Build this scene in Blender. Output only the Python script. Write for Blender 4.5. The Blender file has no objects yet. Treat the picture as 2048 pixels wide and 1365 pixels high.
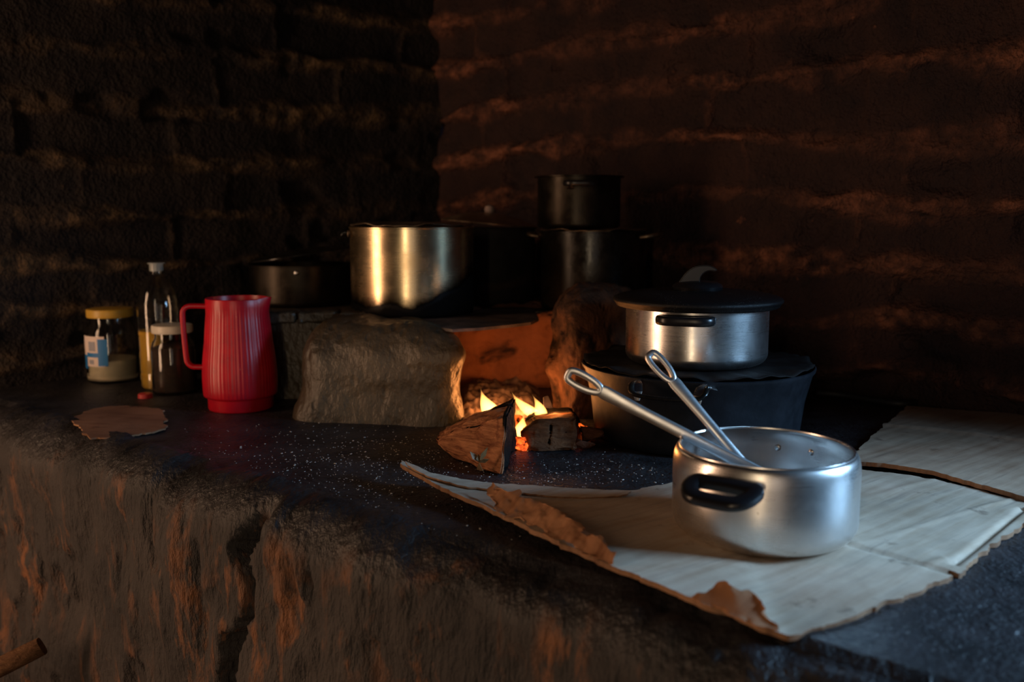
import bpy, bmesh, math, random
import numpy as np
from mathutils import Vector, Matrix
random.seed(7)
PI = math.pi
S = bpy.context.scene
COL = S.collection

# ------------------------------------------------------------------ camera
F = 1830.0; PITCH = math.radians(7.85); CAMZ = 0.385
cp, sp = math.cos(PITCH), math.sin(PITCH)
cam_d = bpy.data.cameras.new('camera'); cam = bpy.data.objects.new('camera', cam_d); COL.objects.link(cam)
cam.location = (0, 0, CAMZ); cam.rotation_euler = (PI/2 - PITCH, 0, 0)
cam_d.sensor_width = 36.0; cam_d.lens = F/2048*36.0; cam_d.clip_start = 0.02
cam_d.dof.use_dof = True; cam_d.dof.focus_distance = 1.38; cam_d.dof.aperture_fstop = 3.2
S.camera = cam

# ------------------------------------------------------------------ view, world, lights
S.view_settings.view_transform = 'Standard'; S.view_settings.look = 'None'
S.view_settings.exposure = 0.0; S.view_settings.gamma = 1.0; S.view_settings.use_curve_mapping = False
S.cycles.use_denoising = True
S.cycles.max_bounces = 8; S.cycles.sample_clamp_indirect = 4.0
W = bpy.data.worlds.new('world'); S.world = W; W.use_nodes = True
W.node_tree.nodes['Background'].inputs[0].default_value = (0.55, 0.45, 0.75, 1)
W.node_tree.nodes['Background'].inputs[1].default_value = 0.004

def area(name, loc, target, sx, sy, col, power, spread=180):
    l = bpy.data.lights.new(name, 'AREA'); l.shape = 'RECTANGLE'; l.size = sx; l.size_y = sy
    l.color = col; l.energy = power; l.spread = math.radians(spread)
    o = bpy.data.objects.new(name, l); COL.objects.link(o); o.location = loc
    d = Vector(target) - Vector(loc); o.rotation_euler = d.to_track_quat('-Z', 'Y').to_euler()
    return o
# daylight through the doorway on the left (sunlit red earth outside), a door left ajar behind, a window on the right
area('doorway_light', (-2.0, 0.95, 0.25), (0.0, 1.6, 0.25), 0.34, 1.6, (1.0, 0.60, 0.36), 18)
area('door_gap_light', (-0.55, -1.15, 0.35), (0.0, 1.8, 0.35), 0.09, 1.8, (1.0, 0.74, 0.47), 8)
area('window_light', (1.62, 0.86, 0.56), (0.38, 0.95, -0.05), 0.36, 0.42, (0.36, 0.65, 1.0), 5.6, 64)
# broad dim fill added far behind the camera, brightens the pot fronts
area('rear_fill_light', (0.10, -2.2, 0.05), (0.15, 1.0, 0.05), 1.1, 1.9, (1.0, 0.82, 0.70), 2.6)

def fire_light(loc, power, r):
    l = bpy.data.lights.new('fire_light', 'POINT'); l.color = (1.0, 0.34, 0.085); l.energy = power; l.shadow_soft_size = r
    o = bpy.data.objects.new('fire_light', l); COL.objects.link(o); o.location = loc

# ------------------------------------------------------------------ photo measurements -> world points
def ray(px, py):
    dx = (px-1024)/F; dy = -(py-682.5)/F
    return Vector((dx, cp + dy*sp, -sp + dy*cp))
def on(px, py, z=0.0):
    d = ray(px, py); t = (z-CAMZ)/d.z
    return Vector((d.x*t, d.y*t, z))
def at(px, py, Y):
    d = ray(px, py); t = Y/d.y
    return Vector((d.x*t, Y, CAMZ + d.z*t))

# ------------------------------------------------------------------ numpy noise
def _h(i, j, k, seed):
    n = (i*374761393 + j*668265263 + k*2147483647 + seed*1274126177) & 0xffffffff
    n = ((n ^ (n >> 13))*1274126177) & 0xffffffff
    n = ((n ^ (n >> 16))*2246822519) & 0xffffffff
    return ((n ^ (n >> 15)) & 0xffff)/65535.0
def vnoise(P, seed=0):
    P = np.asarray(P, dtype=np.float64); I = np.floor(P).astype(np.int64); f = P-I; f = f*f*(3-2*f)
    i, j, k = I[..., 0], I[..., 1], I[..., 2]; x, y, z = f[..., 0], f[..., 1], f[..., 2]
    r = 0
    for a in (0, 1):
        for b in (0, 1):
            for c in (0, 1):
                r = r + _h(i+a, j+b, k+c, seed)*(x if a else 1-x)*(y if b else 1-y)*(z if c else 1-z)
    return r*2-1
def fbm(P, octv=4, seed=0):
    r = 0; a = 1.0; P = np.asarray(P, dtype=np.float64)
    for o in range(octv):
        r = r + a*vnoise(P*(2**o), seed+o); a *= 0.5
    return r
def sstep(a, b, x):
    t = np.clip((x-a)/(b-a), 0, 1); return t*t*(3-2*t)            # also runs downhill when a > b

# ------------------------------------------------------------------ materials
def srgb(r, g, b):
    f = lambda c: (c/255/12.92) if c/255 <= .04045 else ((c/255+.055)/1.055)**2.4
    return (f(r), f(g), f(b), 1)
class NT:
    def __init__(s, name):
        s.m = bpy.data.materials.new(name); s.m.use_nodes = True; s.t = s.m.node_tree; s.n = s.t.nodes; s.l = s.t.links
        s.bsdf = s.n['Principled BSDF']; s.out = s.n['Material Output']
        s.tc = s.n.new('ShaderNodeTexCoord')
    def _set(s, sock, v):
        if hasattr(v, 'is_output'): s.l.new(v, sock)
        else: sock.default_value = v
    def coord(s, scale=(1, 1, 1), rot=(0, 0, 0)):
        o = s.tc.outputs['Object']                    # turn first, then stretch
        for key, v, idle in (('Rotation', rot, (0, 0, 0)), ('Scale', scale, (1, 1, 1))):
            if tuple(v) != idle:
                mp = s.n.new('ShaderNodeMapping'); s.l.new(o, mp.inputs[0]); mp.inputs[key].default_value = v; o = mp.outputs[0]
        return o
    def noise(s, scale=5, detail=4, rough=.55, co=None, dist=0.0):
        n = s.n.new('ShaderNodeTexNoise'); s.l.new(co if co else s.tc.outputs['Object'], n.inputs['Vector'])
        n.inputs['Scale'].default_value = scale; n.inputs['Detail'].default_value = detail
        n.inputs['Roughness'].default_value = rough; n.inputs['Distortion'].default_value = dist
        return n.outputs[0]
    def voro(s, scale=5, co=None, feature='F1'):
        n = s.n.new('ShaderNodeTexVoronoi'); n.feature = feature
        s.l.new(co if co else s.tc.outputs['Object'], n.inputs['Vector']); n.inputs['Scale'].default_value = scale
        return n.outputs['Distance']
    def ramp(s, f, stops):
        r = s.n.new('ShaderNodeValToRGB'); s._set(r.inputs[0], f); e = r.color_ramp.elements
        while len(e) < len(stops): e.new(0.5)
        for k, (p, c) in enumerate(stops):
            e[k].position = p; e[k].color = c if isinstance(c, tuple) else (c, c, c, 1)
        return r.outputs[0]
    def mix(s, f, a, b):
        m = s.n.new('ShaderNodeMix'); m.data_type = 'RGBA'
        s._set(m.inputs[0], f); s._set(m.inputs[6], a); s._set(m.inputs[7], b); return m.outputs[2]
    def math(s, op, a, b=0.0, clamp=False):
        m = s.n.new('ShaderNodeMath'); m.operation = op; m.use_clamp = clamp
        s._set(m.inputs[0], a); s._set(m.inputs[1], b); return m.outputs[0]
    def xyz(s):
        n = s.n.new('ShaderNodeSeparateXYZ'); s.l.new(s.tc.outputs['Object'], n.inputs[0]); return n.outputs
    def attr(s, name):
        n = s.n.new('ShaderNodeAttribute'); n.attribute_name = name; return n.outputs['Fac']
    def bump(s, h, strength=.5, dist=.01):
        b = s.n.new('ShaderNodeBump'); s._set(b.inputs['Height'], h)
        b.inputs['Strength'].default_value = strength; b.inputs['Distance'].default_value = dist
        s.l.new(b.outputs[0], s.bsdf.inputs['Normal'])
    def set(s, **k):
        for a, v in k.items():
            s._set(s.bsdf.inputs[{'col': 'Base Color', 'rough': 'Roughness', 'metal': 'Metallic', 'spec': 'Specular IOR Level',
                                  'trans': 'Transmission Weight', 'ior': 'IOR', 'ecol': 'Emission Color', 'estr': 'Emission Strength',
                                  'alpha': 'Alpha', 'coat': 'Coat Weight', 'aniso': 'Anisotropic'}[a]], v)
        return s.m
M = {}
def simple(name, col, rough=.5, metal=0.0, spec=.5, nscale=0, var=.25):
    t = NT(name)
    if nscale:
        n = t.noise(nscale, 4); c2 = tuple(min(1, c*(1+var)) for c in col[:3])+(1,); c1 = tuple(c*(1-var) for c in col[:3])+(1,)
        t.set(col=t.ramp(n, [(.3, c1), (.7, c2)])); t.bump(n, .15, .002)
    else: t.set(col=col)
    M[name] = t.set(rough=rough, metal=metal, spec=spec)
    return M[name]

def aluminium(name, base, r0, r1, soot=None, warm=None):
    t = NT(name)
    br = t.noise(60, 3, .6, t.coord((.4, .4, 22)))            # fine marks running round the pot
    cl = t.noise(14, 4, .6)
    sp_ = t.noise(140, 2, .5)
    c = t.mix(t.ramp(cl, [(.35, 0.0), (.75, 1.0)]), base, warm if warm else tuple(x*.72 for x in base[:3])+(1,))
    r = t.ramp(t.math('ADD', t.math('MULTIPLY', br, .3), t.math('MULTIPLY', cl, .7)), [(.33, r0), (.67, r1)])
    metal = 1.0
    c = t.mix(t.ramp(sp_, [(.22, .7), (.27, 0.0)]), c, srgb(90, 80, 74))
    if soot:
        z0, z1, xs, amp = soot
        X = t.xyz(); big = t.noise(9, 5, .6)
        h = t.math('ADD', X[2], t.math('MULTIPLY', t.math('SUBTRACT', big, .5), amp))
        h = t.math('SUBTRACT', h, t.math('MULTIPLY', t.math('MAXIMUM', t.math('SUBTRACT', X[0], .015), 0.0), xs))
        q = t.math('DIVIDE', t.math('SUBTRACT', h, z0), z1-z0, clamp=True)
        f = t.ramp(q, [(0, 1.0), (.35, 0.0)])
        c = t.mix(t.ramp(q, [(.3, 1.0), (1, 0.0)]), c, (.006, .005, .005, 1)); t.set(spec=t.ramp(f, [(0, .5), (1, .08)]))
        r = t.mix(f, r, (.75, .75, .75, 1))
        metal = t.math('SUBTRACT', 1.0, f)
    t.bump(br, .015, .0005)
    M[name] = t.set(col=c, rough=r, metal=metal)
aluminium('aluminium', (.88, .87, .86, 1), .20, .34)
aluminium('aluminium_bright', (.88, .86, .84, 1), .22, .38)
aluminium('aluminium_worn', (.86, .68, .42, 1), .19, .33, soot=(.010, .050, .55, .07), warm=(.70, .50, .28, 1))
aluminium('aluminium_spoon', (.80, .81, .83, 1), .32, .46)

def sooty(name, base, rough, metal=.6, spec=.22):
    t = NT(name); n = t.noise(18, 5, .65); s = t.noise(160, 2)
    t.set(col=t.mix(t.ramp(n, [(.4, 0.0), (.75, 1.0)]), base, tuple(x*2.2 for x in base[:3])+(1,)))
    t.bump(t.math('ADD', n, t.math('MULTIPLY', s, .4)), .25, .002)
    if name == 'dark_enamel': spec = .25
    if name == 'sooty_matt': spec = .1
    M[name] = t.set(rough=t.ramp(n, [(.3, rough), (.7, min(1, rough+.25))]), metal=metal, spec=spec)
sooty('sooty_metal', (.006, .0055, .005, 1), .15, .0, .4)
sooty('sooty_matt', (.010, .009, .009, 1), .55, .0)
sooty('dark_enamel', (.007, .009, .013, 1), .42, .0)
sooty('tarnished', (.20, .15, .105, 1), .28, .9)
sooty('dark_pan', (.022, .018, .014, 1), .26, .8)

def t_bakelite():
    t = NT('bakelite'); n = t.noise(90, 3)
    t.bump(n, .08, .001); M['bakelite'] = t.set(col=(.010, .010, .012, 1), rough=.28, spec=.4)
t_bakelite()
def t_lid():
    t = NT('black_lid'); n = t.voro(900); d = t.noise(500, 2); c = t.noise(20, 4)
    f = t.math('MULTIPLY', t.ramp(d, [(.62, 0.0), (.70, 1.0)]), t.ramp(c, [(.45, 0.0), (.6, .8)]))
    t.bump(n, .5, .0008); M['black_lid'] = t.set(col=t.mix(f, (.008, .008, .009, 1), (.14, .13, .12, 1)), rough=.38, spec=.2)
t_lid()

def t_clay(name, dark, mid, patch, pscale, pth, rough=.8, stretch=(1, 1, 1), bumpd=.012, spec=.3, pit=True, fine=90):
    t = NT(name)
    co = t.coord(stretch)
    a = t.noise(6, 6, .62, co); b = t.noise(pscale, 5, .62, co, .6); c = t.noise(fine, 4, .6, co)
    col = t.mix(t.ramp(a, [(.35, 0.0), (.7, 1.0)]), dark, mid)
    col = t.mix(t.ramp(b, [(pth, 0.0), (pth+.12, 1.0)]), col, patch)
    h = t.math('ADD', t.math('MULTIPLY', a, .8), t.math('MULTIPLY', c, .35))
    if pit:
        p = t.voro(34, t.coord(tuple(x for x in stretch)))
        h = t.math('ADD', h, t.math('MULTIPLY', t.ramp(p, [(.0, 0.0), (.28, 1.0)]), .35))
    t.bump(h, .8, bumpd)
    M[name] = t.set(col=col, rough=rough, spec=spec)
t_clay('stove_clay', srgb(38, 34, 28), srgb(92, 79, 61), srgb(50, 43, 34), 11, .6, rough=.44, spec=.6, bumpd=.013, stretch=(1, 1, .6))
t_clay('firebox_clay', srgb(96, 58, 40), srgb(150, 96, 68), srgb(46, 30, 24), 9, .56, rough=.9, bumpd=.014)
t_clay('pillar_clay', srgb(54, 40, 34), srgb(100, 70, 52), srgb(24, 19, 17), 8, .50, spec=.1, rough=.85, bumpd=.014)

def t_wall(name, brick1, brick2, mort1, mort2):
    t = NT(name); m = t.attr('mortar')
    a = t.noise(7, 6, .65); b = t.noise(26, 5, .65); c = t.noise(120, 3, .6)
    bk = t.mix(t.ramp(a, [(.35, 0.0), (.68, 1.0)]), brick1, brick2)
    mo = t.mix(t.ramp(b, [(.35, 0.0), (.65, 1.0)]), mort1, mort2)
    f = t.math('MULTIPLY', m, t.ramp(t.math('ADD', t.math('MULTIPLY', a, .5), t.math('MULTIPLY', b, .5)), [(.38, .1), (.58, 1.0)]))
    col = t.mix(f, bk, mo)
    col = t.mix(t.ramp(b, [(.68, 0.0), (.76, .6)]), col, mort2)
    t.bump(t.math('ADD', b, t.math('MULTIPLY', c, .6)), 1.0, .022)
    M[name] = t.set(col=col, rough=.85, spec=.25)
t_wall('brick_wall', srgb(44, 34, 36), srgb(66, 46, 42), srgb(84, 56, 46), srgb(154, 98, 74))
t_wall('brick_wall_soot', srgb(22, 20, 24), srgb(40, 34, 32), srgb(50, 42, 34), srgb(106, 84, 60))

def t_bench():
    t = NT('bench_earth'); X = t.xyz()
    va = t.coord((1, 1, .35))
    a = t.noise(5, 6, .62); b = t.noise(22, 5, .65, va); c = t.noise(110, 4, .6, va); g = t.noise(9, 4, .6, va)
    face = t.mix(t.ramp(a, [(.35, 0.0), (.7, 1.0)]), srgb(33, 30, 31), srgb(63, 56, 53))
    face = t.mix(t.math('MULTIPLY', t.ramp(b, [(.52, 0.0), (.62, 1.0)]), t.ramp(g, [(.42, 0.0), (.60, 1.0)])), face, srgb(122, 78, 48))
    top = t.mix(t.ramp(t.noise(12, 6, .7), [(.35, 0.0), (.7, 1.0)]), srgb(17, 18, 21), srgb(54, 52, 55))
    f = t.ramp(t.math('ADD', X[2], t.math('MULTIPLY', t.math('SUBTRACT', a, .5), .12)), [(-.0, 0.0), (0, 0.0)])
    zt = t.math('MULTIPLY', t.math('ADD', t.math('ADD', X[2], .06), t.math('MULTIPLY', t.math('SUBTRACT', a, .5), .10)), 22.0, clamp=True)
    col = t.mix(zt, face, top)
    h = t.math('ADD', t.math('MULTIPLY', b, .9), t.math('MULTIPLY', c, .8))
    p = t.voro(26, t.coord((1.4, 1.4, .5)))
    h = t.math('ADD', h, t.math('MULTIPLY', t.ramp(p, [(0, 0.0), (.22, 1.0)]), .35))
    h = t.math('MULTIPLY', h, t.math('SUBTRACT', 1.0, t.math('MULTIPLY', zt, .5)))
    t.bump(h, .85, .012)
    M['bench_earth'] = t.set(col=col, rough=t.mix(zt, (.8, .8, .8, 1), (.44, .44, .44, 1)), spec=.55)
t_bench()

def t_card(name, light, dark, stain, ang, corr=1.0):
    t = NT(name); co = t.coord((1, 1, 1), (0, 0, ang))
    w = t.n.new('ShaderNodeTexWave'); w.wave_type = 'BANDS'; w.bands_direction = 'Y'
    t.l.new(co, w.inputs['Vector']); w.inputs['Scale'].default_value = 14; w.inputs['Distortion'].default_value = 1.2
    w.inputs['Detail'].default_value = 2; w.inputs['Detail Scale'].default_value = .6
    a = t.noise(10, 5, .6); b = t.noise(17, 5, .62); c = t.noise(5, 5, .62, t.coord((1, 14, 1), (0, 0, ang)))
    col = t.mix(t.ramp(t.math('ADD', t.math('MULTIPLY', a, .5), t.math('MULTIPLY', c, .5)), [(.38, 0.0), (.6, 1.0)]), dark, light)
    col = t.mix(t.ramp(b, [(.62, 0.0), (.70, .65)]), col, stain)
    col = t.mix(t.math('MULTIPLY', t.ramp(c, [(.52, 0.0), (.72, 1.0)]), .55), col, stain)
    t.bump(t.math('ADD', t.math('MULTIPLY', w.outputs[1], .22*corr), t.math('MULTIPLY', b, .5)), .35, .004)
    M[name] = t.set(col=col, rough=.75, spec=.25)
t_card('cardboard', srgb(196, 178, 158), srgb(164, 142, 120), srgb(104, 86, 72), -.70)
t_card('cardboard_brown', srgb(182, 132, 96), srgb(120, 78, 52), srgb(90, 56, 38), -.70, .3)
t_card('cardboard_edge', srgb(156, 118, 88), srgb(100, 68, 48), srgb(60, 38, 28), -.70, .3)
t_card('cardboard_darker', srgb(176, 152, 130), srgb(140, 112, 90), srgb(86, 64, 50), -.70)  # darker tone of cardboard, even over the sheet by the wall
t_card('board_scrap', srgb(146, 108, 82), srgb(110, 76, 56), srgb(84, 56, 42), .2, .4)

def t_wood(name, c1, c2, c3, char=None):
    t = NT(name); co = t.coord((3, 26, 40), (0, 0, .45)); g = t.noise(3, 6, .65, co, .3); k = t.noise(30, 4, .6)
    col = t.mix(t.ramp(g, [(.35, 0.0), (.65, 1.0)]), c1, c2)
    col = t.mix(t.ramp(k, [(.6, 0.0), (.72, 1.0)]), col, c3)
    if char:
        at_ = t.attr('char'); kk = t.math('ADD', at_, t.math('MULTIPLY', t.math('SUBTRACT', k, .5), .7))
        col = t.mix(t.ramp(kk, [(.42, 0.0), (.6, 1.0)]), col, (.012, .010, .009, 1))
    t.bump(t.math('ADD', g, t.math('MULTIPLY', k, .4)), 1.0, .008)
    M[name] = t.set(col=col, rough=.85, spec=.08)
t_wood('split_wood', srgb(124, 74, 52), srgb(206, 140, 98), srgb(112, 66, 48), char=True)
t_wood('dark_wood', srgb(96, 66, 48), srgb(136, 94, 66), srgb(60, 42, 32), char=True)
t_wood('stick_wood', srgb(84, 60, 44), srgb(120, 88, 64), srgb(80, 58, 42))
simple('ash', srgb(120, 104, 96), .95, spec=.1, nscale=60, var=.5)
simple('char', srgb(44, 40, 42), .8, nscale=60, var=.5)
simple('crumb', srgb(170, 166, 160), .7)
simple('straw', srgb(190, 150, 96), .7)
simple('leaf', srgb(128, 96, 58), .6, nscale=80, var=.3)
def t_ember():
    t = NT('ember'); n = t.noise(110, 4, .7)
    t.set(col=t.ramp(n, [(.4, (.02, .014, .012, 1)), (.7, (.25, .1, .05, 1))]), rough=.9)
    t.set(ecol=t.ramp(n, [(.38, (.0, .0, .0, 1)), (.52, (1, .10, .01, 1)), (.72, (1, .26, .03, 1))]), estr=1.5)
    M['ember'] = t.m
t_ember()
def t_flame():
    m = bpy.data.materials.new('flame'); m.use_nodes = True; n = m.node_tree.nodes; l = m.node_tree.links
    n.remove(n['Principled BSDF']); e = n.new('ShaderNodeEmission'); e.inputs[0].default_value = (1, .42, .09, 1); e.inputs[1].default_value = 480
    l.new(e.outputs[0], n['Material Output'].inputs['Volume']); M['flame'] = m
t_flame()
def t_plastic():
    t = NT('red_plastic'); n = t.noise(30, 4); d = t.noise(300, 2)
    c = t.mix(t.ramp(n, [(.4, 0.0), (.7, 1.0)]), srgb(196, 12, 36), srgb(172, 14, 36))
    c = t.mix(t.ramp(d, [(.70, 0.0), (.76, .6)]), c, srgb(200, 150, 130))
    M['red_plastic'] = t.set(col=c, rough=.34, spec=.5)
t_plastic()
def t_glass(name, col, rough=.04):
    t = NT(name); n = t.noise(40, 3); t.bump(n, .02, .001)
    M[name] = t.set(col=col, trans=1.0, rough=rough, ior=1.45)
t_glass('clear_glass', (.93, .93, .88, 1)); t_glass('pet_plastic', (.95, .95, .92, 1), .06)
t_glass('cooking_oil', (1.0, .60, .08, 1), .05); M['cooking_oil'].node_tree.nodes['Principled BSDF'].inputs['Transmission Weight'].default_value = .35
simple('white_powder', srgb(226, 214, 186), .9, nscale=60, var=.08)
simple('ground_coffee', srgb(58, 40, 28), .8, nscale=120, var=.4)
simple('yellow_lid', srgb(196, 156, 62), .4, nscale=20, var=.1)
simple('white_lid', srgb(214, 206, 190), .4, nscale=20, var=.06)
t_glass('clear_cap', (.8, .84, .8, 1), .15); M['clear_cap'].node_tree.nodes['Principled BSDF'].inputs['Transmission Weight'].default_value = .7
simple('red_cap', srgb(190, 60, 60), .45)
simple('label_white', srgb(222, 204, 194), .6); simple('label_blue', srgb(28, 112, 176), .55); simple('label_grey', srgb(150, 150, 160), .6)
def t_plate():
    t = NT('rusty_iron'); n = t.noise(22, 5, .65)
    t.bump(n, .4, .003)
    M['rusty_iron'] = t.set(col=t.ramp(n, [(.35, (.05, .045, .045, 1)), (.7, (.20, .15, .13, 1))]), metal=.5, rough=.6)
t_plate()
simple('black_rubber', (.008, .007, .007, 1), .6)
simple('floor_earth', srgb(70, 50, 38), .9, nscale=14, var=.3)
simple('pale_knob', srgb(150, 128, 120), .6)
simple('hole_dark', (.01, .008, .007, 1), .9)
simple('orange_rubber', srgb(190, 96, 66), .5)

# ------------------------------------------------------------------ mesh helpers
def tag(o, label, cat, group=None, kind=None):
    if label: o['label'] = label
    if cat: o['category'] = cat
    if group: o['group'] = group
    if kind: o['kind'] = kind
    return o
def thing(name, label, cat, loc=(0, 0, 0), rot=(0, 0, 0), group=None):
    o = bpy.data.objects.new(name, None); o.empty_display_size = .02; COL.objects.link(o)
    o.location = loc; o.rotation_euler = rot
    return tag(o, label, cat, group)
def obj(name, geo, mat, parent=None, smooth=True, sharp=40, label=None):
    V, Fc = geo[0], geo[1]
    me = bpy.data.meshes.new(name); me.from_pydata([tuple(map(float, v)) for v in V], [], [tuple(f) for f in Fc])
    mats = mat if isinstance(mat, (list, tuple)) else [mat]
    for m in mats: me.materials.append(M[m])
    if len(geo) > 2 and geo[2] is not None:
        me.polygons.foreach_set('material_index', geo[2])
    me.validate(); me.update()
    bm = bmesh.new(); bm.from_mesh(me); bmesh.ops.recalc_face_normals(bm, faces=bm.faces); bm.to_mesh(me); bm.free()
    if smooth:
        me.polygons.foreach_set('use_smooth', [True]*len(me.polygons))
        if sharp < 180: me.set_sharp_from_angle(angle=math.radians(sharp))
    o = bpy.data.objects.new(name, me); COL.objects.link(o)
    if parent: o.parent = parent
    if label: o['label'] = label
    return o
def put_attr(o, name, vals):
    a = o.data.attributes.new(name, 'FLOAT', 'POINT'); a.data.foreach_set('value', np.asarray(vals, dtype=np.float32))
def join(*gs):
    V = []; Fc = []; MI = []; any_mi = any(len(g) > 2 and g[2] is not None for g in gs)
    for g in gs:
        k = len(V); V += [tuple(v) for v in g[0]]; Fc += [tuple(i+k for i in f) for f in g[1]]
        MI += list(g[2]) if len(g) > 2 and g[2] is not None else [0]*len(g[1])
    return (V, Fc, MI if any_mi else None)
def move(g, m):
    if not isinstance(m, Matrix): m = Matrix.Translation(Vector(m))
    return ([tuple(m @ Vector(v)) for v in g[0]], g[1]) + tuple(g[2:])
def rotz(a): return Matrix.Rotation(a, 4, 'Z')
def lathe(prof, n=96, fn=None):
    """revolve (r, z) pairs; r = 0 closes a pole"""
    V = []; Fc = []; rows = []
    for k, (r, z) in enumerate(prof):
        if r < 1e-6: rows.append([len(V)]); V.append((0, 0, z))
        else:
            row = []
            for i in range(n):
                a = 2*PI*i/n; x, y, zz, rr = math.cos(a), math.sin(a), z, r
                if fn: rr, zz = fn(a, r, z, k)
                row.append(len(V)); V.append((rr*x, rr*y, zz))
            rows.append(row)
    for a, b in zip(rows, rows[1:]):
        for i in range(n):
            j = (i+1) % n
            if len(a) == 1 and len(b) == 1: continue
            if len(a) == 1: Fc.append((a[0], b[j], b[i]))
            elif len(b) == 1: Fc.append((a[i], a[j], b[0]))
            else: Fc.append((a[i], a[j], b[j], b[i]))
    return (V, Fc)
def arc(cx, cz, r, a0, a1, n=6, rz=None):
    rz = rz or r
    return [(cx+r*math.cos(math.radians(a0+(a1-a0)*i/n)), cz+rz*math.sin(math.radians(a0+(a1-a0)*i/n))) for i in range(n+1)]
def smooth_path(P, n=8, closed=False):
    P = [Vector(p) for p in P]; out = []; N = len(P)
    rng = range(N) if closed else range(N-1)
    for i in rng:
        if closed: a, b, c, d = P[i-1], P[i], P[(i+1) % N], P[(i+2) % N]
        else: a, b, c, d = P[max(i-1, 0)], P[i], P[i+1], P[min(i+2, N-1)]
        for k in range(n):
            t = k/n
            out.append(.5*((2*b) + (c-a)*t + (2*a-5*b+4*c-d)*t*t + (3*b-a-3*c+d)*t**3))
    if not closed: out.append(P[-1])
    return out
def tube(P, ra, rb=None, up=(0, 0, 1), n=16, closed=False, sq=2.0):
    """sweep a (super)ellipse: ra along the side, rb along 'up'; ra/rb may be lists"""
    P = [Vector(p) for p in P]; N = len(P); V = []; Fc = []
    ra = ra if isinstance(ra, (list, tuple)) else [ra]*N
    rb = rb if rb is not None else ra
    rb = rb if isinstance(rb, (list, tuple)) else [rb]*N
    for i in range(N):
        t = (P[(i+1) % N]-P[i-1]) if closed else (P[min(i+1, N-1)]-P[max(i-1, 0)])
        t.normalize(); s = t.cross(Vector(up))
        if s.length < 1e-5: s = t.cross(Vector((1, .1, .05)))
        s.normalize(); u = s.cross(t)
        for k in range(n):
            a = 2*PI*k/n; c, d = math.cos(a), math.sin(a)
            c = math.copysign(abs(c)**(2/sq), c); d = math.copysign(abs(d)**(2/sq), d)
            V.append(P[i]+s*(ra[i]*c)+u*(rb[i]*d))
    for i in range(N if closed else N-1):
        j = (i+1) % N
        for k in range(n):
            m = (k+1) % n; Fc.append((i*n+k, i*n+m, j*n+m, j*n+k))
    if not closed:
        Fc.append(tuple(range(n-1, -1, -1))); Fc.append(tuple(range((N-1)*n, N*n)))
    return (V, Fc)
def rblock(cx, cy, z0, z1, hx, hy, r, rot=0.0, n=30, amp=.008, fr=9, seed=0, zr=None, lumps=None):
    """rounded, hand-moulded block of earth"""
    c = Vector((cx, cy, (z0+z1)/2)); h = np.array([hx, hy, (z1-z0)/2]); V = []; Fc = []; idx = {}
    def vid(i, j, k):
        if (i, j, k) not in idx:
            idx[(i, j, k)] = len(V); V.append((i/n*2-1, j/n*2-1, k/n*2-1))
        return idx[(i, j, k)]
    for a in range(n):
        for b in range(n):
            for s in (0, n):
                Fc.append((vid(s, a, b), vid(s, a+1, b), vid(s, a+1, b+1), vid(s, a, b+1)))
                Fc.append((vid(a, s, b), vid(a+1, s, b), vid(a+1, s, b+1), vid(a, s, b+1)))
                Fc.append((vid(a, b, s), vid(a+1, b, s), vid(a+1, b+1, s), vid(a, b+1, s)))
    q = np.array(V)*h; inner = np.maximum(h-r, 1e-4); cl = np.clip(q, -inner, inner); d = q-cl
    L = np.linalg.norm(d, axis=1, keepdims=True); out = np.where(L > 1e-9, cl+d/np.maximum(L, 1e-9)*np.minimum(L, r), q)
    nn = np.where(L > 1e-9, d/np.maximum(L, 1e-9), q/np.linalg.norm(q, axis=1, keepdims=True))
    ca, sa = math.cos(rot), math.sin(rot); R = np.array([[ca, -sa, 0], [sa, ca, 0], [0, 0, 1]])
    w = out @ R.T + np.array(c); nw = nn @ R.T
    dsp = fbm(w*fr, 4, seed)*amp
    w = w+nw*dsp[:, None]
    if lumps: w = lumps(w)
    w[:, 2] = np.maximum(w[:, 2], z0)
    return ([tuple(v) for v in w], Fc)
def hull(P, sub=4, amp=.004, fr=30, seed=0, minz=0.0, edge=.008, bev=.003):
    bm = bmesh.new()
    for p in P: bm.verts.new(p)
    r = bmesh.ops.convex_hull(bm, input=bm.verts)
    bmesh.ops.delete(bm, geom=[v for v in bm.verts if not v.link_faces], context='VERTS')
    if bev: bmesh.ops.bevel(bm, geom=list(bm.edges), offset=bev, segments=2, affect='EDGES', clamp_overlap=True)
    bmesh.ops.triangulate(bm, faces=bm.faces)
    for _ in range(sub):
        es = [e for e in bm.edges if e.calc_length() > edge]
        if es: bmesh.ops.subdivide_edges(bm, edges=es, cuts=1); bmesh.ops.triangulate(bm, faces=bm.faces)
    bm.normal_update(); bm.verts.ensure_lookup_table()
    V = np.array([v.co[:] for v in bm.verts]); N = np.array([v.normal[:] for v in bm.verts])
    V = V+N*(fbm(V*fr, 3, seed)*amp)[:, None]
    V[:, 2] = np.maximum(V[:, 2], minz)
    Fc = [tuple(v.index for v in f.verts) for f in bm.faces]; bm.free()
    return ([tuple(v) for v in V], Fc)
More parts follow.
